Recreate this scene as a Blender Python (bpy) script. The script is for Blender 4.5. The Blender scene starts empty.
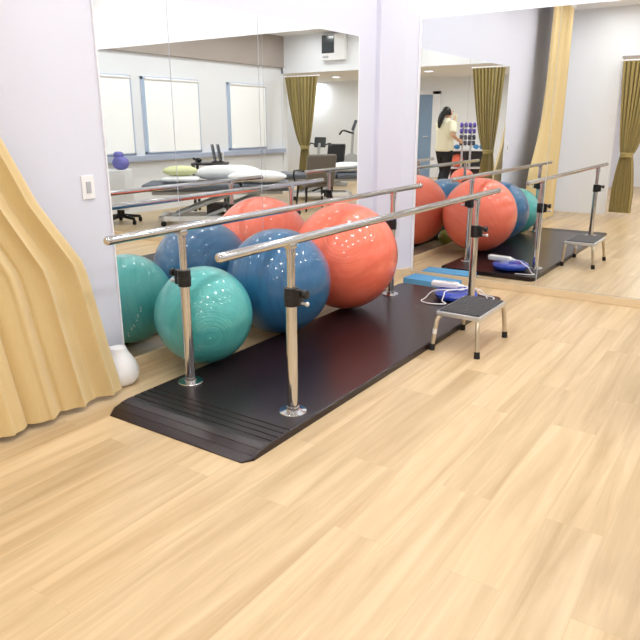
import bpy, bmesh, math, random
from mathutils import Vector, Matrix, Euler
random.seed(7)
PI = math.pi
SC = bpy.context.scene
COL = SC.collection

# ------------------------------------------------------------------ measured frame
CAM = Vector((2.8201, -1.6462, 1.3277)); YAW, PITCH, ROLL, FPX = 34.1212, -16.7657, -0.1188, 656.519
Y2 = 3.5771            # far mirrored wall; left mirrored wall is x = 0
W = 5.2                # window wall
YB = -1.75             # lintel wall with the wide opening
H = 2.85
def cam_axes():
    y, p, r = [math.radians(a) for a in (YAW, PITCH, ROLL)]
    fw = Vector((-math.sin(y)*math.cos(p), math.cos(y)*math.cos(p), math.sin(p)))
    rt = fw.cross(Vector((0, 0, 1))).normalized(); up = rt.cross(fw)
    return rt*math.cos(r)+up*math.sin(r), up*math.cos(r)-rt*math.sin(r), fw
RT, UP, FW = cam_axes()

# ------------------------------------------------------------------ materials
def mat(name, col, rough=.5, metal=0., spec=.5, coat=0., emit=None, strength=0., trans=0., sheen=0., sub=0.):
    m = bpy.data.materials.new(name); m.use_nodes = True
    b = m.node_tree.nodes['Principled BSDF']
    c = tuple(((v/255+.055)/1.055)**2.4 if v/255 > .04045 else v/255/12.92 for v in col)
    b.inputs['Base Color'].default_value = (*c, 1)
    b.inputs['Roughness'].default_value = rough; b.inputs['Metallic'].default_value = metal
    b.inputs['Specular IOR Level'].default_value = spec
    b.inputs['Coat Weight'].default_value = coat; b.inputs['Coat Roughness'].default_value = .12
    b.inputs['Transmission Weight'].default_value = trans
    b.inputs['Sheen Weight'].default_value = sheen
    if sub:
        b.inputs['Subsurface Weight'].default_value = sub
        b.inputs['Subsurface Radius'].default_value = (.02, .02, .02)
    if emit:
        b.inputs['Emission Color'].default_value = (*emit, 1); b.inputs['Emission Strength'].default_value = strength
    return m
def nodes(m): return m.node_tree.nodes, m.node_tree.links, m.node_tree.nodes['Principled BSDF']
def add_noise(m, scale=40., amount=.12, bump=.05, stretch=(1, 1, 1), dist=.01):
    n, l, b = nodes(m)
    tc = n.new('ShaderNodeTexCoord'); mp = n.new('ShaderNodeMapping'); mp.inputs['Scale'].default_value = stretch
    nz = n.new('ShaderNodeTexNoise'); nz.inputs['Scale'].default_value = scale; nz.inputs['Detail'].default_value = 4
    l.new(tc.outputs['Object'], mp.inputs['Vector']); l.new(mp.outputs['Vector'], nz.inputs['Vector'])
    base = tuple(b.inputs['Base Color'].default_value)
    mx = n.new('ShaderNodeMix'); mx.data_type = 'RGBA'
    mx.inputs['A'].default_value = tuple(v*(1-amount) for v in base[:3])+(1,)
    mx.inputs['B'].default_value = tuple(min(1, v*(1+amount)) for v in base[:3])+(1,)
    l.new(nz.outputs['Fac'], mx.inputs['Factor']); l.new(mx.outputs['Result'], b.inputs['Base Color'])
    if bump:
        bp = n.new('ShaderNodeBump'); bp.inputs['Strength'].default_value = bump; bp.inputs['Distance'].default_value = dist
        l.new(nz.outputs['Fac'], bp.inputs['Height']); l.new(bp.outputs['Normal'], b.inputs['Normal'])
    return m

M = {}
M['wall'] = add_noise(mat('wall paint', (238, 241, 246), .75, spec=.2), 60, .015, .03)
M['lav'] = add_noise(mat('pale lavender wallpaper', (219, 221, 235), .7, spec=.2), 120, .03, .06)
M['taupe'] = add_noise(mat('taupe ceiling shade', (178, 168, 162), .6, spec=.2), 30, .04, 0)  # brownish shadow near the ceiling, put into the colour
M['ceil'] = add_noise(mat('ceiling paint', (238, 237, 236), .8, spec=.1), 50, .01, .02)
M['trim'] = add_noise(mat('white lacquer trim', (240, 241, 246), .35), 20, .01, 0)
M['mirror'] = add_noise(mat('mirror silver', (240, 243, 243), .0, 1.), 3, .004, 0)
M['alu'] = add_noise(mat('brushed aluminium', (222, 223, 226), .38, .85), 90, .05, .02)
M['chrome'] = add_noise(mat('polished steel', (208, 209, 211), .10, 1.), 3, .01, 0)
M['black'] = add_noise(mat('black plastic', (24, 24, 27), .38), 80, .1, .03)
M['rubber'] = add_noise(mat('black rubber', (20, 20, 21), .65), 90, .1, .05)
M['tread'] = add_noise(mat('ribbed rubber', (66, 67, 71), .42), 90, .1, .05)
M['mat'] = add_noise(mat('dark vinyl', (34, 21, 25), .28, spec=.45), 220, .14, .10, dist=.003)
M['blueframe'] = add_noise(mat('blue grey aluminium', (186, 200, 224), .4), 20, .03, 0)
M['sill'] = add_noise(mat('blue grey ledge', (176, 186, 208), .5), 20, .03, 0)
M['white'] = add_noise(mat('white plastic', (240, 240, 242), .35), 30, .01, 0)
M['greymetal'] = add_noise(mat('light grey powder coat', (178, 182, 186), .45), 40, .03, 0)
M['upholstery'] = add_noise(mat('slate grey vinyl', (88, 94, 106), .45), 60, .06, .05)
M['cotton'] = add_noise(mat('white cotton', (243, 243, 245), .85, spec=.1), 14, .03, .25, dist=.02)
M['greencotton'] = add_noise(mat('pale green cotton', (222, 226, 178), .85, spec=.1), 18, .05, .25, dist=.02)
M['darkwood'] = add_noise(mat('dark laminate', (58, 54, 56), .4), 30, .08, 0)
M['taupefab'] = add_noise(mat('taupe upholstery', (112, 104, 96), .8, sheen=.2), 120, .1, .1)
M['purple'] = add_noise(mat('violet cloth', (120, 118, 190), .7), 30, .1, .15)
M['olive'] = add_noise(mat('olive gold curtain', (160, 142, 84), .75, sheen=.3), 200, .08, .1, (1, 1, .15))
M['gold'] = add_noise(mat('gold beige curtain', (216, 192, 140), .7, sheen=.3), 180, .06, .08, (1, 1, .15))
M['doorblue'] = add_noise(mat('blue grey door', (134, 160, 190), .5), 20, .04, 0)
M['blind'] = add_noise(mat('blind fabric', (246, 247, 247), .9, spec=.05, emit=(.97, .99, 1), strength=.16), 200, .01, .03)  # weak emission imitates daylight coming through the fabric
M['glass'] = add_noise(mat('window glass', (225, 238, 250), .02, trans=1.), 3, .01, 0)
M['foamblue'] = add_noise(mat('blue foam', (96, 158, 204), .75, spec=.25), 150, .06, .15)
M['discblue'] = add_noise(mat('royal blue rubber', (34, 66, 178), .22, coat=.5), 40, .05, 0)
M['skin'] = add_noise(mat('skin', (222, 178, 152), .55, sub=.05), 30, .04, 0)
M['hair'] = add_noise(mat('black hair', (22, 18, 20), .45), 120, .25, .2, (1, 1, .1))
M['cream'] = add_noise(mat('cream jersey', (232, 226, 200), .85, sheen=.2), 60, .04, .2, dist=.01)
M['trouser'] = add_noise(mat('black twill', (26, 24, 30), .8), 90, .1, .15)
M['dpurple'] = add_noise(mat('purple neoprene', (92, 72, 170), .5), 60, .06, 0)
M['dgrey'] = add_noise(mat('charcoal neoprene', (62, 66, 84), .5), 60, .06, 0)
M['dteal'] = add_noise(mat('teal neoprene', (60, 132, 180), .5), 60, .06, 0)
M['redorange'] = add_noise(mat('red orange vinyl', (226, 92, 62), .35), 40, .05, 0)
M['screen'] = add_noise(mat('tinted cover', (70, 76, 80), .15), 20, .04, 0)
M['skirt'] = add_noise(mat('oak skirting', (224, 202, 166), .45), 12, .08, 0, (1, 12, 12))
M['marks'] = add_noise(mat('white print', (226, 240, 236), .5), 20, .01, 0)
M['legmetal'] = add_noise(mat('champagne enamel tube', (206, 192, 168), .28, .65), 50, .04, 0)
M['tape'] = add_noise(mat('white tape', (236, 234, 228), .6), 60, .02, 0)
M['lamp'] = mat('led diffuser', (255, 255, 255), .5, emit=(1, .988, .975), strength=100.)
M['lampback'] = mat('led diffuser rear room', (255, 255, 255), .5, emit=(1, .99, .985), strength=300.)

def floor_mat():
    m = mat('oak laminate floor', (226, 196, 150), .34, spec=.45)
    n, l, b = nodes(m)
    tc = n.new('ShaderNodeTexCoord'); mp = n.new('ShaderNodeMapping'); mp.inputs['Rotation'].default_value = (0, 0, PI/2)
    l.new(tc.outputs['Object'], mp.inputs['Vector'])
    br = n.new('ShaderNodeTexBrick')
    br.inputs['Scale'].default_value = 1; br.inputs['Brick Width'].default_value = 1.22; br.inputs['Row Height'].default_value = .196
    br.inputs['Mortar Size'].default_value = .0012; br.inputs['Mortar Smooth'].default_value = .6; br.offset = .37
    br.inputs['Color1'].default_value = (0, 0, 0, 1); br.inputs['Color2'].default_value = (1, 1, 1, 1); br.inputs['Mortar'].default_value = (.5, .5, .5, 1)
    l.new(mp.outputs['Vector'], br.inputs['Vector'])
    mp2 = n.new('ShaderNodeMapping'); mp2.inputs['Scale'].default_value = (6, .35, 1); l.new(tc.outputs['Object'], mp2.inputs['Vector'])
    off = n.new('ShaderNodeVectorMath'); off.operation = 'MULTIPLY_ADD'
    off.inputs[1].default_value = (7, 7, 7); l.new(br.outputs['Color'], off.inputs[0]); l.new(mp2.outputs['Vector'], off.inputs[2])
    nz = n.new('ShaderNodeTexNoise'); nz.inputs['Scale'].default_value = 2.2; nz.inputs['Detail'].default_value = 7; nz.inputs['Roughness'].default_value = .62
    nz.inputs['Distortion'].default_value = .6
    l.new(off.outputs['Vector'], nz.inputs['Vector'])
    cr = n.new('ShaderNodeValToRGB'); e = cr.color_ramp.elements
    e[0].position = .30; e[0].color = (.48, .335, .18, 1); e[1].position = .70; e[1].color = (.70, .54, .335, 1)
    l.new(nz.outputs['Fac'], cr.inputs['Fac'])
    mx = n.new('ShaderNodeMix'); mx.data_type = 'RGBA'; mx.blend_type = 'MULTIPLY'
    sc = n.new('ShaderNodeMapRange'); sc.inputs['To Min'].default_value = .93; sc.inputs['To Max'].default_value = 1.06
    l.new(br.outputs['Color'], sc.inputs['Value'])
    mx.inputs['Factor'].default_value = 1; l.new(cr.outputs['Color'], mx.inputs['A']); l.new(sc.outputs['Result'], mx.inputs['B'])
    mm = n.new('ShaderNodeMix'); mm.data_type = 'RGBA'; mm.inputs['B'].default_value = (.36, .25, .14, 1)
    ff = n.new('ShaderNodeMath'); ff.operation = 'MULTIPLY'; ff.inputs[1].default_value = .3
    l.new(br.outputs['Fac'], ff.inputs[0]); l.new(ff.outputs[0], mm.inputs['Factor'])
    l.new(mx.outputs['Result'], mm.inputs['A']); l.new(mm.outputs['Result'], b.inputs['Base Color'])
    bp = n.new('ShaderNodeBump'); bp.inputs['Strength'].default_value = .08; bp.inputs['Distance'].default_value = .002
    l.new(nz.outputs['Fac'], bp.inputs['Height']); l.new(bp.outputs['Normal'], b.inputs['Normal'])
    return m
M['floor'] = floor_mat()

def ball_mat(name, col, col2, rings):
    m = mat(name, col, .3, spec=.5, coat=.7); m.node_tree.nodes['Principled BSDF'].inputs['Coat Roughness'].default_value = .07
    n, l, b = nodes(m)
    tc = n.new('ShaderNodeTexCoord')
    wv = n.new('ShaderNodeTexWave'); wv.wave_type = 'BANDS'; wv.bands_direction = 'Z'; wv.inputs['Scale'].default_value = rings
    wv.inputs['Distortion'].default_value = .15
    l.new(tc.outputs['Object'], wv.inputs['Vector'])
    nz = n.new('ShaderNodeTexNoise'); nz.inputs['Scale'].default_value = 5; nz.inputs['Detail'].default_value = 5
    mp = n.new('ShaderNodeMapping'); mp.inputs['Scale'].default_value = (1, 1, 9); l.new(tc.outputs['Object'], mp.inputs['Vector'])
    l.new(mp.outputs['Vector'], nz.inputs['Vector'])
    lin = lambda c: tuple((v/255)**2.2 for v in c)+(1,)
    cr = n.new('ShaderNodeValToRGB'); e = cr.color_ramp.elements
    e[0].position = .3; e[0].color = lin(col2); e[1].position = .7; e[1].color = lin(col)
    l.new(nz.outputs['Fac'], cr.inputs['Fac'])
    dk = n.new('ShaderNodeMix'); dk.data_type = 'RGBA'; dk.blend_type = 'MULTIPLY'; dk.inputs['B'].default_value = (.72, .74, .78, 1)
    pw = n.new('ShaderNodeMath'); pw.operation = 'POWER'; pw.inputs[1].default_value = 6; l.new(wv.outputs['Fac'], pw.inputs[0])
    pm = n.new('ShaderNodeMath'); pm.operation = 'MULTIPLY'; pm.inputs[1].default_value = .32; l.new(pw.outputs[0], pm.inputs[0])
    l.new(pm.outputs[0], dk.inputs['Factor']); l.new(cr.outputs['Color'], dk.inputs['A']); l.new(dk.outputs['Result'], b.inputs['Base Color'])
    bp = n.new('ShaderNodeBump'); bp.inputs['Strength'].default_value = .22; bp.inputs['Distance'].default_value = .003; bp.invert = True
    l.new(pw.outputs[0], bp.inputs['Height']); l.new(bp.outputs['Normal'], b.inputs['Normal'])
    return m

# ------------------------------------------------------------------ mesh helpers
class MB:
    def __init__(s): s.bm = bmesh.new()
    def _merge(s, b2, mtx=None, smooth=True):
        me = bpy.data.meshes.new('t'); 
        if mtx is not None: b2.transform(mtx)
        for f in b2.faces: f.smooth = smooth
        b2.to_mesh(me); b2.free(); s.bm.from_mesh(me); bpy.data.meshes.remove(me)
    def box(s, lo, hi, bev=0., seg=2, rot=None, piv=None):
        b = bmesh.new(); bmesh.ops.create_cube(b, size=1)
        lo, hi = Vector(lo), Vector(hi); c = (lo+hi)/2; d = hi-lo
        for v in b.verts: v.co = Vector((v.co.x*d.x, v.co.y*d.y, v.co.z*d.z))
        if bev: bmesh.ops.bevel(b, geom=b.edges[:], offset=min(bev, min(d)*.49), segments=seg, profile=.5, affect='EDGES')
        mtx = Matrix.Translation(c)
        if rot is not None:
            p = Vector(piv) if piv is not None else c
            mtx = Matrix.Translation(p) @ Euler(rot).to_matrix().to_4x4() @ Matrix.Translation(c-p)
        s._merge(b, mtx, smooth=bool(bev)); return s
    def cyl(s, p0, p1, r0, r1=None, seg=24, bev=0.):
        p0, p1 = Vector(p0), Vector(p1); r1 = r0 if r1 is None else r1; d = p1-p0; L = d.length
        if bev: return s.lathe([(0, 0), (r0-bev, 0), (r0-bev*.3, bev*.3), (r0, bev), (r1, L-bev), (r1-bev*.3, L-bev*.3), (r1-bev, L), (0, L)], p0, d, seg)
        return s.lathe([(0, 0), (r0, 0), (r0, 0), (r1, L), (r1, L), (0, L)], p0, d, seg)
    def lathe(s, prof, base=(0, 0, 0), axis=(0, 0, 1), seg=32):
        b = bmesh.new(); rings = []
        for r, z in prof:
            if r < 1e-6: rings.append([b.verts.new((0, 0, z))])
            else: rings.append([b.verts.new((r*math.cos(2*PI*i/seg), r*math.sin(2*PI*i/seg), z)) for i in range(seg)])
        for A, B in zip(rings, rings[1:]):
            for i in range(seg):
                j = (i+1) % seg
                q = [A[0], B[j], B[i]] if len(A) == 1 else ([A[i], A[j], B[0]] if len(B) == 1 else [A[i], A[j], B[j], B[i]])
                if len(A) == 1 and len(B) == 1: continue
                try: b.faces.new(q)
                except ValueError: pass
        bmesh.ops.recalc_face_normals(b, faces=b.faces[:])
        q = Vector(axis).normalized().to_track_quat('Z', 'Y').to_matrix().to_4x4()
        s._merge(b, Matrix.Translation(Vector(base)) @ q); return s
    def tube(s, pts, r, seg=14, caps=True):
        pts = [Vector(p) for p in pts]; b = bmesh.new(); rings = []; prev = None
        for i, p in enumerate(pts):
            t = ((pts[min(i+1, len(pts)-1)]-p).normalized()+(p-pts[max(i-1, 0)]).normalized()).normalized()
            if prev is None:
                a = t.orthogonal().normalized()
            else:
                a = (prev-t*prev.dot(t)).normalized()
            prev = a; c = t.cross(a); rr = r[i] if isinstance(r, (list, tuple)) else r
            rings.append([b.verts.new(p+(a*math.cos(2*PI*k/seg)+c*math.sin(2*PI*k/seg))*rr) for k in range(seg)])
        for A, B in zip(rings, rings[1:]):
            for k in range(seg): b.faces.new((A[k], A[(k+1) % seg], B[(k+1) % seg], B[k]))
        if caps: b.faces.new(rings[0][::-1]); b.faces.new(rings[-1])
        bmesh.ops.recalc_face_normals(b, faces=b.faces[:])
        s._merge(b); return s
    def sphere(s, c, r, seg=32, rings=20, scale=(1, 1, 1), rot=(0, 0, 0)):
        b = bmesh.new(); bmesh.ops.create_uvsphere(b, u_segments=seg, v_segments=rings, radius=r)
        s._merge(b, Matrix.Translation(Vector(c)) @ Euler(rot).to_matrix().to_4x4() @ Matrix.Diagonal((*scale, 1))); return s
    def prism(s, poly, z0, z1, bev=0.):
        b = bmesh.new(); vs = [b.verts.new((x, y, z0)) for x, y in poly]; f = b.faces.new(vs)
        g = bmesh.ops.extrude_face_region(b, geom=[f]); 
        for v in g['geom']:
            if isinstance(v, bmesh.types.BMVert): v.co.z = z1
        bmesh.ops.recalc_face_normals(b, faces=b.faces[:])
        if bev: bmesh.ops.bevel(b, geom=b.edges[:], offset=bev, segments=2, profile=.5, affect='EDGES')
        s._merge(b, smooth=bool(bev)); return s
    def pillow(s, c, size, p=2.6, n=20, rot=(0, 0, 0), pinch=.0):
        # superellipsoid cushion with flattened edges
        b = bmesh.new(); bmesh.ops.create_uvsphere(b, u_segments=n*2, v_segments=n, radius=1)
        for v in b.verts:
            x, y, z = v.co; q = lambda t, e: math.copysign(abs(t)**e, t)
            v.co = (q(x, 2/p*.75), q(y, 2/p*.75), z)
            k = max(abs(v.co.x), abs(v.co.y)); v.co.z *= (1-pinch*k**3)
            v.co = Vector((v.co.x*size[0]/2, v.co.y*size[1]/2, v.co.z*size[2]/2))
        s._merge(b, Matrix.Translation(Vector(c)) @ Euler(rot).to_matrix().to_4x4()); return s
    def build(s, name, m, parent=None, auto=True, loc=None):
        me = bpy.data.meshes.new(name); s.bm.to_mesh(me); s.bm.free()
        me.materials.append(m)
        o = bpy.data.objects.new(name, me); COL.objects.link(o)
        if parent is not None: o.parent = parent
        if loc is not None: o.location = loc
        if auto:
            md = o.modifiers.new('wn', 'WEIGHTED_NORMAL'); md.keep_sharp = True
            for e in me.edges: pass
            me.set_sharp_from_angle(angle=math.radians(38))
        return o
def empty(name, loc=(0, 0, 0), rz=0.):
    o = bpy.data.objects.new(name, None); COL.objects.link(o); o.empty_display_size = .1
    o.location = loc; o.rotation_euler = (0, 0, rz); return o
def tag(o, label, cat, group=None, kind=None):
    o['label'] = label; o['category'] = cat
    if group: o['group'] = group
    if kind: o['kind'] = kind
    return o
def struct(o): o['kind'] = 'structure'; return o
def copy_tree(o, parent=None):
    c = o.copy(); COL.objects.link(c)
    if parent is not None: c.parent = parent
    for ch in list(o.children): copy_tree(ch, c)
    return c
# things known from their double reflection: the corner mirrors turn the room half a turn about the corner line
def seen(u, v, depth, z=None):
    d = FW+RT*((u-320)/FPX)+UP*((320-v)/FPX); p = CAM+d*depth
    return Vector((-p.x, 2*Y2-p.y, p.z if z is None else z))
ANG = lambda a: a+PI                       # a heading in the mirrored room -> the real heading
RT_A = math.atan2(RT.y, RT.x)

# ------------------------------------------------------------------ SETTING
struct(MB().box((-.2, -7.2, -.1), (9.4, Y2+.2, 0)).build('floor', M['floor'], auto=False))
struct(MB().box((-.2, YB-.1, H), (W+.2, Y2+.2, H+.1)).build('ceiling', M['ceil'], auto=False))
struct(MB().box((-.2, -7.2, 2.36), (9.4, YB-.1, 2.46)).build('ceiling_rear', M['ceil'], auto=False))
struct(MB().box((-.2, -7.0, 0), (0, Y2+.2, H)).build('wall_left', M['lav'], auto=False))
struct(MB().box((0, Y2, 0), (W+.2, Y2+.2, H)).build('wall_far', M['wall'], auto=False))
# back wall: pier by the left wall, lintel over the wide opening, short pier at the window wall
struct(MB().box((0, YB-.12, 0), (.80, YB, H)).box((.80, YB-.12, 2.205), (W+.2, YB, H)).box((5.17, YB-.12, 0), (9.4, YB, 2.4)).build('wall_back', M['wall'], auto=False))
struct(MB().box((0, -7.2, 0), (4.3, -6.75, 2.4)).box((5.3, -7.2, 0), (9.4, -6.75, 2.4)).box((4.3, -7.2, 1.99), (5.3, -6.75, 2.4)).build('wall_rear', M['wall'], auto=False))
struct(MB().box((9.2, -7.0, 0), (9.4, YB, 2.4)).build('wall_rear_right', M['wall'], auto=False))
WINS = [(-1.25, -.18), (.50, 1.72), (1.90, 3.10)]
wr = MB(); edges = [YB-.1]+[t for w in WINS for t in w]+[Y2+.2]
wr.box((W, YB-.1, 0), (W+.2, Y2+.2, .86)).box((W, YB-.1, 1.99), (W+.2, Y2+.2, H))
for a, b in zip(edges[::2], edges[1::2]): wr.box((W, a, .86), (W+.2, b, 1.99))
struct(wr.build('wall_right', M['wall'], auto=False))
struct(MB().box((W-.06, YB, 2.31), (W, Y2, H)).build('trim_shade', M['taupe'], auto=False))  # added strip, its taupe stands in for shade below the ceiling
struct(MB().box((W-.09, YB, .765), (W, Y2, .845), .008).build('trim_2', M['sill']))
for i, (a, b) in enumerate(WINS):
    w = MB().box((W-.015, a, .86), (W+.06, a+.045, 1.99), .004).box((W-.015, b-.045, .86), (W+.06, b, 1.99), .004)
    w.box((W-.015, a, 1.945), (W+.06, b, 1.99), .004).box((W-.015, a, .86), (W+.06, b, .90), .004).box((W+.01, (a+b)/2-.02, .88), (W+.05, (a+b)/2+.02, 1.96))
    o = struct(w.build('window_%d' % (i+1), M['blueframe']))
    MB().box((W+.025, a+.03, .88), (W+.032, b-.03, 1.96)).build('pane', M['glass'], o, auto=False)
    t = empty('roller_blind', (W-.035, (a+b)/2, 0)); hw = (b-a)/2
    tag(t, ['white roller blind drawn down over the window beside the curtained opening', 'white roller blind over the middle window behind the treatment couch',
            'white roller blind over the window next to the mirrored corner'][i], 'blind', 'roller blinds on the window wall')
    MB().box((-.003, -hw+.05, .90), (.003, hw-.055, 1.94)).build('blind_fabric', M['blind'], t, auto=False)
    MB().cyl((0, -hw+.04, 1.955), (0, hw-.06, 1.955), .022, seg=16).build('roller', M['white'], t)
    MB().box((-.008, -hw+.05, .885), (.008, hw-.07, .905), .003).build('bottom_bar', M['white'], t)
# corner pillar with skirting
struct(MB().prism([(0, 3.33), (.04, 3.33), (.21, 3.435), (.262, Y2), (0, Y2)], 0, H).build('wall_pillar', M['lav'], auto=False))
struct(MB().box((.262, Y2-.010, .06), (.285, Y2, 2.14), .003).build('trim_3', M['trim']))
struct(MB().box((0, .585, 0), (.014, 3.318, .062), .003).prism([(0, 3.318), (.045, 3.318), (.221, 3.428), (.274, Y2-.016), (0, Y2-.016)], 0, .085).build('baseboard_left', M['skirt']))
struct(MB().box((.276, Y2-.016, 0), (W, Y2, .06), .003).build('baseboard_far', M['skirt']))
struct(MB().box((0, 3.052, .062), (.0065, 3.064, 1.965), .001).box((0, .576, .0), (.010, .584, 1.97), .002).build('trim_4', M['trim']))
# rear door
t = struct(MB().box((5.3-.92, -6.80, 0), (5.3-.04, -6.76, 1.97), .004).build('door_1', M['doorblue']))
MB().cyl((5.3-.82, -6.74, .98), (5.3-.70, -6.74, .98), .012, seg=12).cyl((5.3-.82, -6.77, .98), (5.3-.82, -6.735, .98), .014, seg=12).build('door_handle', M['alu'], t)
struct(MB().box((4.16, -6.75, 0), (4.36, -6.70, 2.05), .006).box((5.28, -6.75, 0), (5.40, -6.70, 2.05), .006).box((4.16, -6.75, 1.97), (5.40, -6.70, 2.06), .006).build('trim_5', M['trim']))

# mirrors
def mirror(lo, hi, label, grp):
    o = MB().box(lo, hi).build('wall_mirror', M['mirror'], auto=False)
    return tag(o, label, 'mirror', grp)
g1, g2 = 'mirror panels on the left wall', 'mirror panels on the far wall'
mirror((0, .586, .064), (.006, 1.0555, 1.96), 'narrow wall mirror panel at the open end, reflecting the green exercise ball', g1)
mirror((0, 1.0605, .064), (.006, 1.8165, 1.96), 'wall mirror panel reflecting the blue exercise ball and couch end', g1)
mirror((0, 1.8215, .064), (.006, 3.050, 1.96), 'wide wall mirror panel beside the pillar, behind the orange ball', g1)
for a, b, s in ((.287, 1.376, 'mirror panel right of the pillar, behind the blue foam block'), (1.380, 2.62, 'second mirror panel from the pillar, beyond the step stool'),
                (2.624, 3.9, 'third mirror panel from the pillar on the far wall'), (3.904, 5.18, 'last mirror panel of the far wall, next to the windows')):
    mirror((a, Y2-.006, .064), (b, Y2, 2.12), s, g2)

# ------------------------------------------------------------------ PARALLEL BARS on their platform
XL, XR, BH = .4818, 1.1402, .8385
MX0, MX1, MY0, MY1, MZ = .3726, 1.2450, .150, 3.18, .0377
bars = empty('parallel_bars', ((MX0+MX1)/2, 1.7, 0))
tag(bars, 'stainless steel parallel bars for walking practice on a dark platform', 'parallel bars')
O = Vector(bars.location)
def rel(p): return Vector(p)-O
def platform():
    m = MB(); r = .05
    # side profile along y: ramp with two ledges at the near end, fine grooves, flat deck
    prof = [(MY0, 0), (MY0, .006), (MY0+.045, .018), (MY0+.047, .0205), (MY0+.088, .0295), (MY0+.090, .032), (MY0+.125, MZ-.001), (MY0+.13, MZ)]
    for k in range(4):
        y = MY0+.165+k*.042
        prof += [(y-.005, MZ), (y-.003, MZ-.004), (y+.003, MZ-.004), (y+.005, MZ)]
    n0 = len(prof)
    prof += [(MY1-.06, MZ)]
    b = bmesh.new()
    def inset(y):                       # rounded far corners and slightly eased near corners
        if y > MY1-r: return r-math.sqrt(max(0, r*r-(y-(MY1-r))**2))
        if y < MY0+.03: return .03-math.sqrt(max(0, .03**2-(MY0+.03-y)**2))
        return 0
    ys = prof+[(MY1-r+r*math.sin(a), MZ) for a in [PI/2*k/8 for k in range(9)]]
    L = []
    for y, z in ys:
        i = inset(y); bv = min(.006, z*.5)
        row = [(MX0+i, z*0), (MX0+i, max(z-bv, 0)), (MX0+i+bv, z), (MX1-i-bv, z), (MX1-i, max(z-bv, 0)), (MX1-i, 0)]
        L.append([b.verts.new(rel((x, y, zz))) for x, zz in row])
    for A, B in zip(L, L[1:]):
        for k in range(5): b.faces.new((A[k], A[k+1], B[k+1], B[k]))
    b.faces.new(L[-1]); b.faces.new(L[0][::-1])
    bmesh.ops.remove_doubles(b, verts=b.verts[:], dist=1e-5)
    bmesh.ops.recalc_face_normals(b, faces=b.faces[:])
    m._merge(b, smooth=False); return m
pl = platform().build('platform', M['mat'], bars, auto=False)
pl['label'] = 'dark brown vinyl covered platform with a grooved ramp'
def post(x, y, side, zc0, zc1, first=None):
    if first is not None:
        p = copy_tree(first, bars); p.location = rel((x, y, 0)); p.rotation_euler = (0, 0, 0 if side > 0 else PI)
        return p
    p = MB().cyl((0, 0, MZ), (0, 0, zc1-.01), .0255, seg=28).build('post', M['chrome'], bars)
    p.location = rel((x, y, 0))
    MB().lathe([(.024, MZ+.03), (.030, MZ+.028), (.031, MZ+.012), (.040, MZ+.009), (.064, MZ+.007), (.066, MZ+.004), (.066, MZ), (.02, MZ)], seg=36).build('flange', M['chrome'], p)
    MB().cyl((0, 0, zc1-.02), (0, 0, BH-.02), .0185, seg=24).build('upper_tube', M['chrome'], p)
    s = MB().cyl((0, 0, BH-.075), (0, 0, BH-.03), .0205, seg=24, bev=.002)
    s.box((-.02, -.024, BH-.034), (.02, .024, BH-.006), .006).cyl((-.024, 0, BH-.05), (.024, 0, BH-.05), .006, seg=12)
    s.build('saddle', M['chrome'], p)
    c = MB().cyl((0, 0, zc0), (0, 0, zc1), .0325, seg=28, bev=.003)
    zm = (zc0+zc1)/2
    c.cyl((0, 0, zm-.006), (0, 0, zm+.006), .0345, seg=28, bev=.002).box((.015, -.016, zc0+.006), (.056, .016, zc1-.004), .005)
    c.build('height_collar', M['black'], p)
    k = MB()
    k.cyl((.05, 0, zc1-.022), (.072, 0, zc1-.022), .008, seg=12).cyl((.066, 0, zc1-.022), (.088, 0, zc1-.022), .020, seg=10, bev=.004)
    k.build('clamp_knob', M['black'], p)
    k = MB().cyl((.05, 0, zc0+.02), (.082, 0, zc0+.02), .006, seg=12).sphere((.086, 0, zc0+.02), .011, 12, 8)
    k.build('locking_pin', M['alu'], p)
    return p
pB = post(XR, .6066, 1, .548, .632)
pA = post(XL, .6066, -1, .548, .632, pB)
pD = post(XR, 2.7854, 1, .548, .632, pB)
pC = post(XL, 2.7854, -1, .548, .632, pB)
def rail(x, y0, y1):
    r = .0195
    b = MB().cyl(rel((x, y0+.012, BH)), rel((x, y1-.012, BH)), r, seg=32)
    o = b.build('handrail', M['chrome'], bars)
    for y, s in ((y0, 1), (y1, -1)):
        MB().lathe([(0, 0), (.010, .0008), (.0155, .004), (.0192, .011), (.0203, .013), (.0203, .034), (.0193, .035)], rel((x, y, BH)), (0, s, 0), 28).build('end_cap', M['chrome'], o)
rail(XL, .155, 3.263); rail(XR, .145, 3.228)

# ------------------------------------------------------------------ EXERCISE BALLS
def ball(name, x, y, r, axis, m, label, grp, groove=True, z=None):
    dx = max(0, MX0-x); zc = max(r, MZ+math.sqrt(max(0, r*r-dx*dx))) if z is None else z
    b = bmesh.new(); bmesh.ops.create_uvsphere(b, u_segments=72, v_segments=48, radius=r)
    # slight sag where it rests, tiny pole dimples
    q = Vector(axis).normalized().to_track_quat('Z', 'Y')
    M_ = MB(); M_._merge(b)
    o = M_.build(name, m, auto=False)
    o.location = (x, y, zc+.002); o.rotation_euler = q.to_euler()
    tag(o, label, 'exercise ball', grp)
    plug = MB().lathe([(0, -.001), (.008, -.001), (.010, .0), (.012, -.002), (.014, -.004)], (0, 0, r), (0, 0, -1), 16)
    plug2 = MB().lathe([(0, .0025), (.007, .002), (.009, .0005), (.009, -.002)], (0, 0, r), (0, 0, 1), 16).build('valve_plug', m, o)
    return o
m_t = ball_mat('teal vinyl', (86, 180, 177), (72, 165, 164), 44)
m_b = ball_mat('blue vinyl', (50, 108, 152), (38, 92, 136), 38)
m_o = ball_mat('orange vinyl', (255, 126, 99), (250, 114, 88), 32)
m_g = ball_mat('lime vinyl', (190, 190, 90), (150, 170, 70), 40)
bg = 'large exercise balls between the platform and the mirror'
tb = ball('exercise_ball', .3193, .8932, .2700, (.62, -.52, -.18), m_t, 'teal green exercise ball nearest the ramp end of the bars', bg)
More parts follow.
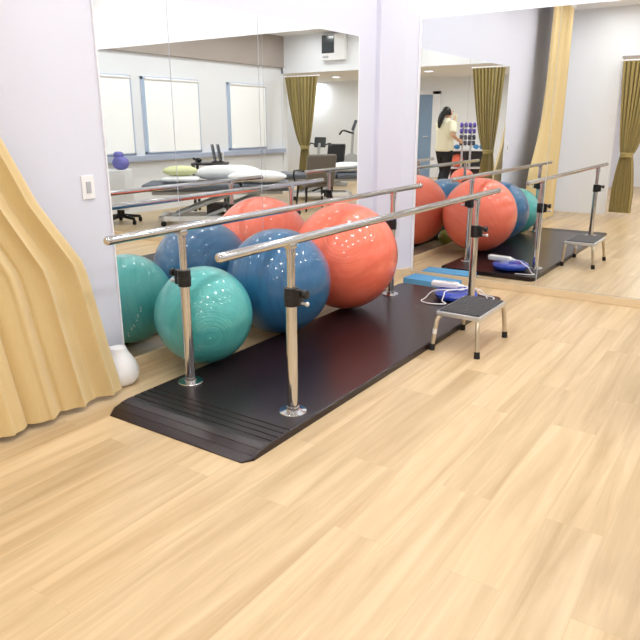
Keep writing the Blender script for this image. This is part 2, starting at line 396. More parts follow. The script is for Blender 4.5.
bb = ball('exercise_ball', .3349, 1.557, .3301, (.85, .1, .1), m_b, 'dark blue exercise ball between the teal and orange balls', bg)
ob = ball('exercise_ball', .3825, 2.27, .3744, (.4, -.7, .5), m_o, 'big coral orange exercise ball beside the far left post', bg)
gb = ball('toy_ball', .145, 1.90, .085, (.3, .3, .8), m_g, 'small yellow green ball on the floor behind the big balls', None, z=.085)
gb['category'] = 'ball'
# rows of printed dots on the mirror side of the teal ball
mk = MB(); inv = tb.rotation_euler.to_matrix().inverted()
for r_ in range(5):
    for k in range(4):
        if random.random() < .25: continue
        a = math.radians(206+r_*4.2+random.uniform(-1, 1)); e = math.radians(2-r_*9-k*2.4)
        n_ = Vector((math.cos(a)*math.cos(e), math.sin(a)*math.cos(e), math.sin(e)))
        nl = inv @ n_
        mk.lathe([(0, .0004), (.0035, .0004), (.0036, -.001)], nl*tb.dimensions.x*.0+nl*.2703, nl, 8)
mk.build('printed_lettering', M['marks'], tb, auto=False)

# ------------------------------------------------------------------ STEP STOOL
st = empty('step_stool', (1.404, 2.118, 0))
tag(st, 'silver step stool with black ribbed top on floor beside platform', 'step stool')
tz = .241; hx, hy = .139, .222
fr = MB().box((-hx, -hy, tz-.031), (hx, hy, tz-.003), .006).build('step_frame', M['alu'], st)
tr = MB().box((-hx+.012, -hy+.012, tz-.006), (hx-.012, hy-.012, tz+.001), .002)
for i in range(12):
    x = -hx+.024+i*(2*hx-.048)/11
    tr.box((x-.0065, -hy+.016, tz), (x+.0065, hy-.016, tz+.006), .0018, 1)
tr.build('tread', M['tread'], st)
for sx in (-1, 1):
    for sy in (-1, 1):
        foot = Vector((.142*sx+.004, .245*sy-.02+(.01 if sy < 0 else .0), .028)); top = Vector((sx*(hx-.03), sy*(hy-.055), tz-.032))
        kx, ky = sx*(hx-.012)+.0, sy*(hy+.006)
        path = [top]
        bend = Vector((kx, ky, tz-.036))
        for k in range(7):
            t = k/6; path.append((1-t)**2*(top+(bend-top)*.45)+2*t*(1-t)*bend+t*t*(bend+(foot-bend)*.33))
        path.append(foot)
        lg = MB().tube(path, .0135, 14).build('leg', M['legmetal'], st)
        d = (foot-bend).normalized()
        MB().cyl(foot-d*.012, foot+Vector((d.x*.02, d.y*.02, -.028)), .0165, .0185, seg=18, bev=.003).build('rubber_foot', M['rubber'], lg)
        if sx < 0 and sy < 0:
            p = bend+(foot-bend)*.50; MB().cyl(p-d*.016, p+d*.016, .0142, seg=16).build('tape_band', M['tape'], lg)

# ------------------------------------------------------------------ SMALL THINGS AT THE FAR END
fb = MB().box((-.225, -.105, 0), (.225, .105, .052), .006).build('foam_block', M['foamblue'])
fb.location = (.556, 3.398, 0); fb.rotation_euler = (0, 0, math.radians(-4))
tag(fb, 'light blue foam balance block on the floor at the foot of the mirror', 'foam block')
dc = Vector((.962, 2.945, MZ))
bd = MB().lathe([(0, .030), (.03, .031), (.06, .040), (.085, .052), (.112, .055), (.130, .047), (.138, .032), (.132, .014), (.110, .003), (.07, .001), (0, .001)], seg=48)
bd = bd.build('balance_disc', M['discblue']); bd.location = dc; bd.scale = (1.18, 1.18, 1.28)
tag(bd, 'royal blue inflatable balance disc lying on the far end of the platform', 'balance disc')
hd = empty('corded_handset', (dc.x-.07, dc.y+.02, MZ+.0715))
tag(hd, 'white handset with a looped white cord resting on the blue disc', 'handset')
hd.rotation_euler = (0, 0, math.radians(7))
MB().box((-.135, -.03, .0), (.075, .03, .046), .012, 3).cyl((.072, 0, .022), (.115, 0, .022), .018, .012, seg=18, bev=.003).build('handset_body', M['white'], hd)
MB().box((-.02, -.014, .045), (.035, .014, .049), .002).build('button_plate', M['greymetal'], hd)
def spline(pts, n=10):
    P = [Vector(p) for p in pts]; out = []
    for i in range(len(P)-1):
        p0, p1, p2, p3 = P[max(i-1, 0)], P[i], P[i+1], P[min(i+2, len(P)-1)]
        for k in range(n):
            t = k/n
            out.append(.5*((2*p1)+(p2-p0)*t+(2*p0-5*p1+4*p2-p3)*t*t+(3*p1-p0-3*p2+p3)*t**3))
    return out+[P[-1]]
z0 = -.07+.0065
cord = spline([(.11, 0, .022), (.15, -.004, .024), (.12, -.06, .010), (.05, -.085, .009), (-.07, -.155, .004), (-.125, -.185, z0+.012), (-.14, -.235, z0), (-.07, -.28, z0), (.02, -.265, z0),
               (.05, -.235, z0), (.015, -.215, z0+.012), (.017, -.192, z0+.04), (.02, -.15, .008), (.08, -.075, .010), (.15, -.03, .016), (.20, .02, .010), (.255, .03, z0+.05), (.30, .03, z0), (.335, .06, z0), (.31, .11, z0), (.25, .13, z0), (.20, .155, z0)])
MB().tube(cord, .0045, 8).build('cord', M['white'], hd)

# ------------------------------------------------------------------ CURTAINS
def curtain_mesh(span, depth, folds, nz=48, nx=160, amp=.035, ph=0.):
    # span(z01) -> (left, right); the sheet hangs in local xz, folds along y; z01: 0 bottom .. 1 top
    b = bmesh.new(); R = []
    for j in range(nz+1):
        t = j/nz; l, r, k = span(t); row = []
        for i in range(nx+1):
            s = i/nx; w = 2*PI*folds*s+ph
            y = amp*k*(math.sin(w)+.3*math.sin(2.3*w+1.7*t+1))
            row.append(b.verts.new((l+(r-l)*s+.012*k*math.sin(w*2+t*2), y, depth*t)))
        R.append(row)
    for A, B in zip(R, R[1:]):
        for i in range(nx): b.faces.new((A[i], A[i+1], B[i+1], B[i]))
    m = MB(); m._merge(b); return m
def tied(wtop, ztop, ztie, wtie, wbot, shift):
    def f(t):
        z = t*ztop
        if z > ztie:
            s = (z-ztie)/(ztop-ztie); e = s**.62; w = wtie+(wtop-wtie)*e; c = shift*(1-e)
        else:
            s = (ztie-z)/ztie; w = wtie+(wbot-wtie)*min(1, s*1.6)**.7; c = shift
        return c-w/2, c+w/2, .55+.45*(w/wtop)
    return f
def tied_curtain(x, wtop, shift, label):
    t = empty('curtain', (x, YB+.075, 0)); ztop, ztie = 2.13, .87
    tag(t, label, 'curtain', 'olive curtains at the wide opening')
    m = curtain_mesh(tied(wtop, ztop-.05, ztie-.05, .15, .30, shift), ztop-.05, 9, amp=.028)
    o = m.build('curtain_fabric', M['olive'], t, auto=False); o.location = (0, 0, .05)
    MB().lathe([(.078, -.035), (.088, -.02), (.085, 0), (.09, .02), (.078, .035)], (shift, 0, ztie), (0, 0, 1), 24).build('tieback', M['olive'], t)
    MB().tube([(-wtop/2-.03, 0, ztop+.01), (wtop/2+.03, 0, ztop+.01)], .012, 12).build('heading_rail', M['white'], t)
tied_curtain(4.68, .74, -.06, 'olive gold tied curtain near the windows, at the far side of the opening')
tied_curtain(1.10, .52, -.07, 'olive gold tied curtain beside the plain wall, near the person')
t = empty('curtain', (.25, 0, 0), PI/2)
tag(t, 'pale gold curtain hanging from a ceiling track beside the ramp end', 'curtain')
def straight(tt):
    z = .03+tt*2.75
    pts = [(0, .37), (.05, .359), (.25, .314), (.47, .268), (.62, .238), (.71, .215), (.85, .12), (1.0, .02), (1.3, -.12), (1.8, -.22), (2.9, -.26)]
    for (a, ra), (b, rb) in zip(pts, pts[1:]):
        if a <= z <= b: r = ra+(rb-ra)*(z-a)/(b-a); break
    return -1.05, r, .8
curtain_mesh(straight, 2.75, 8, amp=.03, ph=1.2).build('curtain_fabric', M['gold'], t, auto=False).location = (0, 0, .03)
MB().box((-1.15, -.016, 2.79), (-.14, .016, 2.848), .004).box((-1.15, -.006, 2.775), (-.14, .006, 2.795), .002).build('curtain_rail', M['white'], t)
# white pot behind the curtain hem
pt = MB().lathe([(0, 0), (.06, 0), (.082, .006), (.100, .028), (.108, .062), (.106, .095), (.094, .135), (.076, .170), (.058, .200), (.050, .222), (.046, .232), (.030, .238), (0, .240)], seg=40)
pt = pt.build('floor_bin', M['white']); pt.location = (.112, .452, 0); pt.scale = (.95, .95, .86)
tag(pt, 'white rounded closed bin on the floor, half hidden by the gold curtain hem', 'bin')
# switch plate
sw = empty('light_switch', (.004, .455, 1.02))
tag(sw, 'small white switch plate on the pale wall beside the mirror edge', 'light switch')
MB().box((-.004, -.037, -.058), (.004, .037, .058), .003).build('plate', M['white'], sw)
MB().box((.003, -.014, -.028), (.008, .014, .028), .002).build('rocker', M['greymetal'], sw)

# ------------------------------------------------------------------ TREATMENT COUCHES
def couch(loc, ang, L, Wd, top, label, grp):
    t = empty('treatment_couch', (loc.x, loc.y, 0), ang); tag(t, label, 'treatment couch', grp)
    MB().box((-L/2, -Wd/2, top-.095), (L*.16, Wd/2, top), .03, 3).build('mattress_section', M['upholstery'], t)
    MB().box((L*.17, -Wd/2, top-.095), (L/2, Wd/2, top), .03, 3).build('mattress_section', M['upholstery'], t)
    MB().box((-L/2+.12, -Wd/2+.06, top-.14), (L/2-.1, Wd/2-.06, top-.095), .006).build('upper_frame', M['greymetal'], t)
    m = MB()
    for s in (-1, 1):
        y = s*(Wd/2-.14)
        m.tube([(-L/2+.35, y, .13), (.15, y, top-.15)], .024, 10).tube([(-.15, y, .13), (L/2-.4, y, top-.15)], .024, 10)
    m.build('scissor_lift', M['greymetal'], t)
    m = MB().box((-L/2+.18, -Wd/2+.08, .075), (L/2-.2, -Wd/2+.15, .135), .006).box((-L/2+.18, Wd/2-.15, .075), (L/2-.2, Wd/2-.08, .135), .006)
    m.box((-L/2+.18, -Wd/2+.08, .075), (-L/2+.25, Wd/2-.08, .135), .006).box((L/2-.27, -Wd/2+.08, .075), (L/2-.2, Wd/2-.08, .135), .006)
    m.build('base_frame', M['white'], t)
    MB().box((-.16, -.13, .135), (.2, .13, .28), .01).build('motor_box', M['darkwood'], t)
    for sx in (-1, 1):
        for sy in (-1, 1):
            x, y = sx*(L/2-.24), sy*(Wd/2-.115)
            MB().cyl((x, y-.016, .038), (x, y+.016, .038), .038, seg=18, bev=.006).box((x-.012, y-.02, .04), (x+.012, y+.02, .08)).build('caster', M['black'], t)
    return t
BT = .56
cg = 'height adjustable treatment couches'
Pc = seen(218, 178, 8.85); A1 = ANG(RT_A)
couch(Pc, A1+.07, 1.92, .72, BT, 'long slate grey treatment couch with pillows, before the windows', cg)
def on_couch(u, depth, z): return seen(u, 170, depth, z)
def soft(name, cat, u, dep, size, z, m, label, rz=0, grp=None, p=2.6, pinch=.35):
    c = on_couch(u, dep, z)
    o = MB().pillow((0, 0, size[2]/2), size, p=p, pinch=pinch).build(name, m, auto=False)
    o.location = c; o.rotation_euler = (0, 0, A1+rz); return tag(o, label, cat, grp)
soft('folded_towel', 'towel', 180, 8.75, (.50, .34, .085), BT, M['cotton'], 'folded white towel under the pale green cushion on the long couch', 0.05, None, 4, .1)
soft('cushion', 'cushion', 180, 8.78, (.46, .26, .13), BT+.086, M['greencotton'], 'pale green cushion on the folded towel on the long couch', 0.08)
soft('bolster_pillow', 'pillow', 228, 9.02, (.92, .26, .21), BT, M['cotton'], 'long white bolster pillow lying across the middle of the long couch', 0.0, 'white pillows on the couches', 3.2)
soft('pillow', 'pillow', 257, 8.68, (.78, .36, .16), BT, M['cotton'], 'plump white pillow in front of the bolster, near the couch head', -.06, 'white pillows on the couches')
P2 = seen(321, 170, 11.75)
couch(P2, A1+.1, 1.45, .66, .47, 'shorter grey treatment couch beyond the taupe chair', cg)
o = MB().pillow((0, 0, .09), (.62, .40, .18), pinch=.35).build('pillow', M['cotton'], auto=False)
c = seen(347, 165, 11.7); o.location = (c.x, c.y, .47); o.rotation_euler = (0, 0, A1+.1)
tag(o, 'white pillow lying on the shorter grey couch', 'pillow', 'white pillows on the couches')

# ------------------------------------------------------------------ SIDE CHAIR
c = seen(314, 180, 10.3)
ch = empty('side_chair', (c.x, c.y, 0), ANG(RT_A+math.radians(112)))     # local +x = facing
tag(ch, 'taupe upholstered side chair with dark legs at the couch end', 'chair')
MB().box((-.22, -.25, .37), (.25, .25, .46), .03, 3).build('seat', M['taupefab'], ch)
bk = MB().box((-.26, -.235, .44), (-.19, .235, .88), .03, 3, rot=(0, math.radians(-14), 0), piv=(-.22, 0, .42)).build('backrest', M['taupefab'], ch)
for sx in (-1, 1):
    for sy in (-1, 1):
        MB().cyl((sx*.18, sy*.2, .38), (sx*.225, sy*.225, 0), .02, .014, seg=12).build('leg', M['black'], ch)
for sy in (-1, 1):
    MB().tube([(-.24, sy*.265, .62), (-.05, sy*.275, .62), (.16, sy*.275, .60), (.20, sy*.27, .52), (.17, sy*.255, .40)], .014, 10).build('armrest', M['black'], ch)

# ------------------------------------------------------------------ TROLLEY, BAG, DARK TABLE
c = seen(120, 200, 9.0)
tl = empty('equipment_trolley', (c.x, c.y, 0), A1)
tag(tl, 'white equipment trolley on a black caster base by the couch end', 'trolley')
MB().box((-.19, -.19, .20), (.15, .19, .72), .012).build('cabinet_body', M['white'], tl)
MB().box((-.17, -.198, .24), (.13, -.188, .68), .004).build('door', M['trim'], tl)
hb = MB().cyl((0, 0, .09), (0, 0, .205), .05, seg=20).cyl((0, 0, .075), (0, 0, .12), .075, .05, seg=20)
for k in range(5):
    a = 2*PI*k/5+.1-PI/2+PI/5*1.35
    hb.tube([(.04*math.cos(a), .04*math.sin(a), .10), (.27*math.cos(a), .27*math.sin(a), .075)], [.028, .018], 10)
hb = hb.build('star_base', M['black'], tl)
for k in range(5):
    a = 2*PI*k/5+.1-PI/2+PI/5*1.35; x, y = .27*math.cos(a), .27*math.sin(a)
    MB().cyl((x-.02, y, .032), (x+.02, y, .032), .032, seg=16, bev=.005).cyl((x, y, .03), (x, y, .085), .010, seg=10).build('caster', M['rubber'], hb)
c2 = seen(124, 200, 9.0)
bgx = MB().pillow((0, 0, .085), (.22, .17, .17), p=2.4, pinch=.1).pillow((.03, 0, .19), (.12, .12, .09), pinch=.2).build('cloth_bag', M['purple'], auto=False)
bgx.location = (c2.x, c2.y, .722); tag(bgx, 'violet cloth bag sitting on top of the white trolley', 'bag')
c = seen(210, 157, 10.0)
tb2 = empty('side_table', (c.x, c.y, 0), A1); tag(tb2, 'dark laminate side table standing behind the long couch', 'table')
MB().box((-.26, -.2, .71), (.26, .2, .745), .006).build('tabletop', M['darkwood'], tb2)
for sx in (-1, 1):
    for sy in (-1, 1): MB().box((sx*.23-.02, sy*.17-.02, 0), (sx*.23+.02, sy*.17+.02, .71), .004).build('leg', M['darkwood'], tb2)
c = seen(217, 150, 9.95)
dv = empty('tablet_stand', (c.x, c.y, .745), A1+.35); tag(dv, 'two slim dark screens on a stand on the dark side table', 'tablet stand')
MB().box((-.09, -.06, 0), (.09, .06, .02), .005).build('base', M['black'], dv)
for x in (-.055, .03):
    s = MB().box((x-.012, -.07, .01), (x+.012, .07, .27), .005, rot=(0, math.radians(-9), 0)).build('screen', M['screen'], dv)
MB().box((.065, -.03, .01), (.10, .03, .15), .006).build('white_pod', M['white'], dv)
c = seen(198, 156, 10.0)
ms = MB().sphere((0, 0, .035), .05, 20, 12, (1.3, .9, .7)).cyl((.04, 0, .04), (.1, 0, .055), .016, .02, seg=12).build('hand_grip', M['black'])
ms.location = (c.x, c.y, .745); tag(ms, 'small black hand grip on the edge of the dark side table', 'hand grip')

# ------------------------------------------------------------------ EXERCISE BIKES in the rear room
def recumbent(u, dep, label):
    c = seen(u, 150, dep); t = empty('recumbent_bike', (c.x, c.y, 0), ANG(RT_A+math.radians(248))); tag(t, label, 'exercise bike')
    MB().box((-.62, -.04, .10), (.75, .04, .19), .015).box((-.62, -.26, .0), (-.53, .26, .09), .02).box((.62, -.26, 0), (.71, .26, .09), .02).build('frame', M['greymetal'], t)
    MB().box((-.52, -.2, .40), (-.12, .2, .48), .03, 3).cyl((-.32, 0, .18), (-.32, 0, .42), .04, seg=14).build('seat', M['black'], t)
    MB().box((-.56, -.2, .46), (-.48, .2, .90), .035, 3, rot=(0, math.radians(-16), 0), piv=(-.52, 0, .46)).build('backrest', M['black'], t)
    MB().cyl((.48, -.09, .36), (.48, .09, .36), .21, seg=32, bev=.02).box((.3, -.08, .15), (.62, .08, .36), .03).build('flywheel_cover', M['greymetal'], t)
    MB().tube([(.50, 0, .45), (.36, 0, .92)], .03, 12).build('mast', M['greymetal'], t)
    MB().box((.31, -.12, .84), (.36, .12, 1.04), .012, rot=(0, math.radians(-14), 0)).build('console', M['screen'], t)
    MB().tube(spline([(.36, -.24, .86), (.30, -.2, .92), (.36, 0, .86), (.30, .2, .92), (.36, .24, .86)], 6), .014, 10).build('handlebar', M['black'], t)
    for s in (-1, 1):
        MB().tube([(.48, s*.1, .36), (.48, s*.12, .36), (.48+.12*s, s*.12, .30), (.48+.12*s, s*.2, .30)], .012, 8).box((.43+.12*s, s*.2-.05, .285), (.53+.12*s, s*.2+.05, .31), .006).build('pedal', M['black'], t)
recumbent(326, 13.6, 'recumbent exercise bike with black backrest beyond the taupe chair')
c = seen(360, 130, 15.3); t = empty('upright_bike', (c.x, c.y, 0), ANG(RT_A+math.radians(176)))
tag(t, 'upright exercise bike with grey console against the rear room wall', 'exercise bike')
MB().box((-.5, -.035, .08), (.5, .035, .16), .015).box((-.5, -.25, 0), (-.42, .25, .08), .02).box((.42, -.25, 0), (.5, .25, .08), .02).build('frame', M['greymetal'], t)
MB().cyl((.2, -.08, .38), (.2, .08, .38), .24, seg=32, bev=.02).build('flywheel_cover', M['greymetal'], t)
MB().tube([(-.2, 0, .16), (-.3, 0, .82)], .028, 12).build('seat_post', M['greymetal'], t)
MB().pillow((-.3, 0, .86), (.28, .24, .1)).build('saddle', M['black'], t, auto=False)
MB().tube([(.2, 0, .5), (.16, 0, 1.16)], .032, 12).build('mast', M['greymetal'], t)
MB().box((.10, -.13, 1.14), (.17, .13, 1.38), .015, rot=(0, math.radians(-20), 0)).build('console', M['upholstery'], t)
MB().tube(spline([(.16, -.06, 1.08), (.24, -.18, 1.1), (.40, -.2, 1.14), (.48, -.19, 1.05)], 6), .018, 10).tube(spline([(.16, .06, 1.08), (.24, .18, 1.1), (.40, .2, 1.14), (.48, .19, 1.05)], 6), .018, 10).build('handlebar', M['black'], t)
for s in (-1, 1):
    MB().tube([(.2, s*.1, .38), (.2, s*.13, .38), (.2+.12*s, s*.13, .28), (.2+.12*s, s*.2, .28)], .012, 8).box((.15+.12*s, s*.2-.05, .265), (.25+.12*s, s*.2+.05, .29), .006).build('pedal', M['black'], t)

# wall box over the opening
bx = empty('wall_control_box', (3.98, YB, 2.40))
tag(bx, 'white wall box with grey tinted cover above the curtained opening', 'control box')
MB().box((-.24, 0, -.02), (.26, .09, .42), .012).build('housing', M['white'], bx)
MB().box((-.02, .088, .10), (.24, .10, .40), .006).build('tinted_cover', M['screen'], bx)
MB().box((.10, .088, .02), (.22, .098, .06), .003).build('button_strip', M['greymetal'], bx)

# ------------------------------------------------------------------ HAND WEIGHT RACK in the rear room
c = seen(468, 150, 12.9); RA = ANG(RT_A)
rk = empty('weight_rack', (c.x, c.y, 0), RA); tag(rk, 'white rack table holding hand weights next to the person', 'rack')
MB().box((-.40, -.2, .785), (.40, .2, .815), .006).build('tabletop', M['white'], rk)
MB().box((-.38, -.18, .45), (.38, .18, .475), .006).build('shelf', M['white'], rk)
MB().box((-.395, .17, .05), (.395, .195, .79), .004).build('back_panel', M['darkwood'], rk)
for sx in (-1, 1):
    for sy in (-1, 1): MB().box((sx*.385-.017, sy*.185-.017, 0), (sx*.385+.017, sy*.185+.017, .79), .004).build('leg', M['white'], rk)
for x in (-.17, -.01):
    m = MB().box((x-.02, -.218, 0), (x+.02, -.202, 1.30), .004)
    for z in (1.27, 1.16, 1.045, .94): m.box((x-.014, -.29, z-.024), (x+.014, -.21, z-.0165), .002).box((x-.014, -.29, z-.024), (x+.014, -.286, z+.004), .002)
    m.build('upright', M['alu'], rk)
def rpos(x, y, z): 
    return Vector((c.x+x*math.cos(RA)-y*math.sin(RA), c.y+x*math.sin(RA)+y*math.cos(RA), z))
def dumbbell(x, y, z, m, label, grp, L=.085, r=.046, rz=0., tilt=0):
    t = empty('dumbbell', rpos(x, y, z), RA+rz); tag(t, label, 'dumbbell', grp)
    MB().cyl((-L/2, 0, 0), (L/2, 0, 0), .016, seg=12).build('handle', M['dgrey'], t)
    for s in (-1, 1): MB().cyl((s*L/2-.024, 0, 0), (s*L/2+.024, 0, 0), r, seg=16, bev=.008).build('weight_head', m, t)
dg = 'hand weights on the rack uprights'
side = {-.17: 'nearest the person', -.01: 'farther from the person'}
rows = [(1.27, 'dpurple', 'upper purple hand weight'), (1.16, 'dpurple', 'second purple hand weight'), (1.045, 'dgrey', 'upper charcoal hand weight'), (.94, 'dgrey', 'lowest charcoal hand weight')]
for x in (-.17, -.01):
    for z, mm, nm in rows: dumbbell(x, -.268, z, M[mm], nm+' on the rack upright '+side[x], dg)
for i, (x, s) in enumerate(((-.33, 'at the end by the person'), (-.23, 'second from the person'), (.14, 'right of the uprights'), (.26, 'at the far end'))):
    dumbbell(x, -.02, .815+.046, M['dteal'], 'teal hand weight on the rack tabletop, '+s, 'teal hand weights on the rack table', .07, .045, PI/2)
def plain_ball(x, y, z, r, label):
    o = MB().sphere((0, 0, 0), r, 40, 26).build('soft_ball', m_o, auto=False); o.location = rpos(x, y, z); tag(o, label, 'ball', 'orange balls at the weight rack')
    MB().lathe([(0, .002), (.007, .0018), (.009, -.002)], (0, 0, r), (0, 0, 1), 12).build('valve_plug', M['white'], o)
plain_ball(-.22, -.05, .475+.126, .125, 'small orange ball on the rack shelf')
plain_ball(-.18, -.475, .241, .24, 'larger orange ball on the floor before the weight rack')

# ------------------------------------------------------------------ PERSON
def skin(name, verts, edges, m, parent, root=0, lv=2):
    me = bpy.data.meshes.new(name); me.from_pydata([v[0] for v in verts], edges, [])
    o = bpy.data.objects.new(name, me); COL.objects.link(o); o.parent = parent
    md = o.modifiers.new('skin', 'SKIN'); md.use_smooth_shade = True
    for i, v in enumerate(verts):
        r = v[1]; me.skin_vertices[0].data[i].radius = r if isinstance(r, tuple) else (r, r)
        me.skin_vertices[0].data[i].use_root = (i == root)
    md2 = o.modifiers.new('sub', 'SUBSURF'); md2.levels = lv; md2.render_levels = lv
    me.materials.append(m); return o
c = seen(444, 150, 11.9)
pr = empty('person', (c.x, c.y, 0), ANG(RT_A+math.radians(38)))    # local +x = facing
tag(pr, 'person with dark ponytail in cream shirt and black trousers facing the weight rack', 'person')
S = {}; V_ = []; E_ = []
def add(n, p, r, par=None):
    S[n] = len(V_); V_.append((Vector(p), r))
    if par: E_.append((S[par], S[n]))
add('pel', (0, 0, .90), (.115, .15)); add('spine', (.0, 0, 1.05), (.095, .125), 'pel'); add('chest', (.015, 0, 1.22), (.10, .15), 'spine'); add('neckb', (.02, 0, 1.335), (.065, .075), 'chest')
add('neck', (.035, 0, 1.385), .046, 'neckb'); add('jaw', (.065, 0, 1.43), (.062, .060), 'neck'); add('head', (.06, 0, 1.50), (.092, .078), 'jaw'); add('crown', (.055, 0, 1.555), (.07, .06), 'head')
for s, nm in ((1, 'l'), (-1, 'r')):
    add(nm+'hip', (0, s*.085, .84), .080, 'pel')
    kx, ax = ((.10, .0) if s > 0 else (-.02, -.20))
    add(nm+'knee', (kx, s*.09, .46), .045, nm+'hip'); add(nm+'calf', ((kx+ax)/2-.02, s*.09, .30), .040, nm+'knee'); add(nm+'ank', (ax, s*.09, .085), .036, nm+'calf')
    add(nm+'foot', (ax+.09, s*.095, .04), (.034, .034), nm+'ank'); add(nm+'toe', (ax+.17, s*.10, .032), (.026, .034), nm+'foot')
add('lsh', (.015, .165, 1.30), .058, 'chest'); add('lel', (.17, .23, 1.12), .042, 'lsh'); add('lwr', (.30, .13, 1.28), .028, 'lel'); add('lpalm', (.33, .11, 1.34), (.022, .032), 'lwr')
add('rsh', (.0, -.165, 1.30), .058, 'chest'); add('rel', (-.15, -.30, 1.11), .042, 'rsh'); add('rwr', (.06, -.26, 1.02), .028, 'rel'); add('rpalm', (.12, -.25, 1.005), (.022, .032), 'rwr')
fing = []
for nm, base, d1, d2, side_ in (('l', Vector((.33, .11, 1.34)), Vector((.015, -.01, .045)), Vector((-.012, -.02, .028)), Vector((.017, .017, 0))),
                            ('r', Vector((.12, -.25, 1.005)), Vector((.045, .005, -.008)), Vector((.026, .01, -.022)), Vector((0, .005, .020)))):
    for k, ln in enumerate((.9, 1.05, 1., .8)):
        o_ = side_*(k-1.5)*.95
        add(f'{nm}f{k}a', base+o_+d1*.75*ln, .0095, nm+'palm'); add(f'{nm}f{k}b', base+o_+d1*1.5*ln, .0085, f'{nm}f{k}a'); add(f'{nm}f{k}c', base+o_+d1*1.5*ln+d2*ln, .007, f'{nm}f{k}b')
    th = side_*-2.1
    add(f'{nm}ta', base+th*.9+d1*.15, .010, nm+'wr'); add(f'{nm}tb', base+th*1.25+d1*.75, .0085, f'{nm}ta')
add('nose', (.148, 0, 1.478), .012, 'head')
body = skin('body', V_, E_, M['skin'], pr)
# clothing
def loft(mb, rings, seg=28):
    b = bmesh.new(); L = []
    for (cx, cy, z), rx, ry in rings:
        L.append([b.verts.new((cx+rx*math.copysign(abs(math.cos(2*PI*k/seg))**.85, math.cos(2*PI*k/seg)), cy+ry*math.copysign(abs(math.sin(2*PI*k/seg))**.85, math.sin(2*PI*k/seg)), z)) for k in range(seg)])
    for A, B in zip(L, L[1:]):
        for k in range(seg): b.faces.new((A[k], A[(k+1) % seg], B[(k+1) % seg], B[k]))
    b.faces.new(L[0][::-1]); b.faces.new(L[-1]); bmesh.ops.recalc_face_normals(b, faces=b.faces[:]); mb._merge(b)
def fused(mb, name, m):
    o = mb.build(name, m, pr, auto=False)
    r = o.modifiers.new('fuse', 'REMESH'); r.mode = 'VOXEL'; r.voxel_size = .011; r.use_smooth_shade = True
    q = o.modifiers.new('soft', 'SMOOTH'); q.iterations = 6; q.factor = .5
    return o
m = MB()
loft(m, [((0, 0, .82), .135, .178), ((0, 0, .90), .132, .175), ((.0, 0, 1.02), .124, .166), ((.01, 0, 1.16), .134, .180), ((.012, 0, 1.26), .126, .185), ((.015, 0, 1.325), .100, .165), ((.02, 0, 1.365), .070, .085), ((.03, 0, 1.395), .056, .058)])
m.tube([(.012, .13, 1.295), (.03, .175, 1.275), (.10, .21, 1.20), (.145, .228, 1.145)], [.075, .080, .072, .070], 18)
m.tube([(.0, -.13, 1.295), (-.01, -.175, 1.275), (-.08, -.24, 1.19), (-.125, -.28, 1.13)], [.075, .080, .072, .070], 18)
sh = fused(m, 'shirt', M['cream']); sh['label'] = 'loose cream short sleeved shirt'
m = MB()
loft(m, [((0, 0, .72), .10, .15), ((0, 0, .80), .120, .170), ((0, 0, .88), .122, .168), ((0, 0, .97), .110, .155)])
m.tube([(0, .085, .84), (.03, .088, .72), (.10, .092, .46), (.04, .092, .28), (0, .092, .07)], [.095, .092, .070, .066, .060], 20)
m.tube([(0, -.085, .84), (-.005, -.088, .72), (-.02, -.092, .46), (-.11, -.092, .28), (-.20, -.092, .07)], [.095, .092, .070, .066, .060], 20)
fused(m, 'trousers', M['trouser'])
hv = [(Vector((.035, 0, 1.525)), (.105, .098)), (Vector((-.03, 0, 1.50)), (.075, .08)), (Vector((-.085, .0, 1.47)), (.055, .062)), (Vector((-.125, .0, 1.40)), (.055, .064)), (Vector((-.155, .0, 1.32)), (.044, .052)), (Vector((-.17, .0, 1.22)), (.018, .022)),
      (Vector((.07, 0, 1.56)), (.07, .072)), (Vector((.02, .0, 1.455)), (.06, .07))]
skin('hair', hv, [(0, 1), (1, 2), (2, 3), (3, 4), (4, 5), (0, 6), (0, 7)], M['hair'], pr)
for s in (-1, 1):
    MB().sphere((.143, s*.03, 1.505), .0105, 12, 8).build('eye', M['hair'], pr, auto=False)
    MB().sphere((.055, s*.082, 1.485), .02, 14, 10, (.8, .45, 1.4)).build('ear', M['skin'], pr, auto=False)
    ax = 0. if s > 0 else -.20
    MB().pillow((ax+.07, s*.095, .045), (.25, .095, .09), p=3).build('shoe', M['white'], pr, auto=False)
MB().sphere((.142, 0, 1.44), .014, 12, 8, (.5, 1.5, .45)).build('mouth', M['redorange'], pr, auto=False)
hp = pr.matrix_basis @ Vector((.345, .085, 1.395))
ph = MB().box((-.006, -.038, -.075), (.006, .038, .075), .006).build('mobile_phone', M['cream']); ph.location = hp; ph.rotation_euler = (0, .2, pr.rotation_euler.z+.5)
tag(ph, 'pale mobile phone held up in the raised hand of the standing person', 'phone')

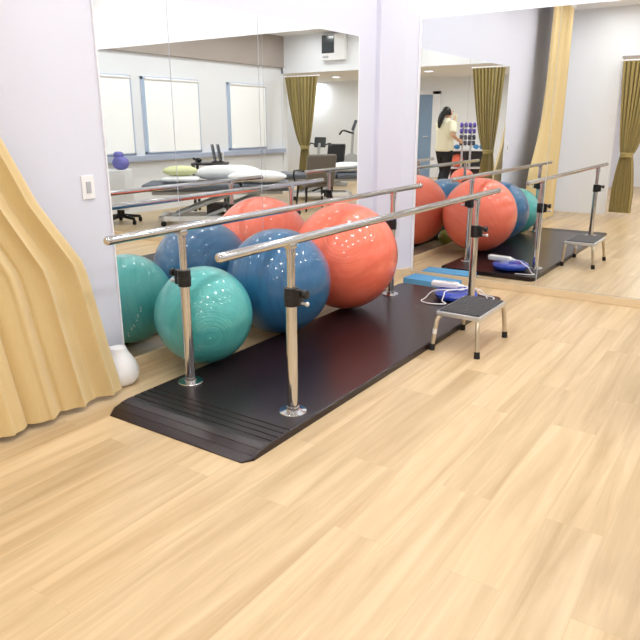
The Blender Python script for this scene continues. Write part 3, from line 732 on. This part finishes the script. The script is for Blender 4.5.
# ------------------------------------------------------------------ CEILING DOWNLIGHTS
def downlight(x, y, z, m, label, grp):
    t = empty('downlight', (x, y, z)); tag(t, label, 'ceiling light', grp)
    MB().lathe([(.088, -.002), (.112, -.010), (.118, -.004), (.118, 0), (.088, 0)], seg=32).build('rim', M['white'], t)
    MB().lathe([(0, -.004), (.086, -.004), (.088, -.002)], seg=32).build('diffuser', m, t, auto=False)
    return t
cols, rws = (.75, 1.95, 3.15, 4.35), (-1.1, .0, 1.1, 2.15, 3.1)
cn = ['over the left mirrors', 'second line from the left mirrors', 'second line from the windows', 'on the window side']; rn = ['by the opening', 'second row from the opening', 'third row from the opening', 'fourth row from the opening', 'by the far mirror']
for i, x in enumerate(cols):
    for j, y in enumerate(rws): downlight(x, y, H, M['lamp'], 'round ceiling downlight %s, %s' % (cn[i], rn[j]), 'downlights of the bar room')
k = seen(327, 83, 18.3)
rr = [(1.4, -2.9), (3.3, -2.9), (1.6, -4.8), (3.6, -4.8), (5.8, -2.9), (6.2, -5.2)]
rl = ['above the weight rack', 'behind the middle of the opening', 'in the rear corner near the left wall', 'in front of the blue grey door', 'above the bikes beyond the opening', 'at the rear wall beyond the bikes']
for (x, y), s in zip(rr, rl): downlight(x, y, 2.36, M['lampback'], 'round white ceiling downlight '+s, 'downlights of the rear room')
downlight(min(k.x, 8.9), max(k.y, -6.5), 2.36, M['lampback'], 'round white ceiling downlight seen under the lintel in the far rear corner', 'downlights of the rear room')

# ------------------------------------------------------------------ WORLD, CAMERA
w = bpy.data.worlds.new('World'); SC.world = w; w.use_nodes = True
bg_ = w.node_tree.nodes['Background']; bg_.inputs['Color'].default_value = (.86, .92, 1, 1); bg_.inputs['Strength'].default_value = 1.3
cd = bpy.data.cameras.new('camera'); co = bpy.data.objects.new('camera', cd); COL.objects.link(co)
R3 = Matrix((RT, UP, -FW)).transposed().to_4x4(); co.matrix_world = Matrix.Translation(CAM) @ R3
cd.sensor_width = 36; cd.sensor_fit = 'HORIZONTAL'; cd.lens = 36*FPX/640; cd.clip_start = .02; cd.clip_end = 60
SC.camera = co
SC.cycles.max_bounces = 14; SC.cycles.glossy_bounces = 8; SC.cycles.diffuse_bounces = 5; SC.cycles.transmission_bounces = 8
SC.cycles.caustics_reflective = True; SC.cycles.caustics_refractive = False
SC.cycles.sample_clamp_indirect = 6
SC.cycles.use_denoising = True
SC.view_settings.view_transform = 'Standard'
SC.view_settings.exposure = 0.
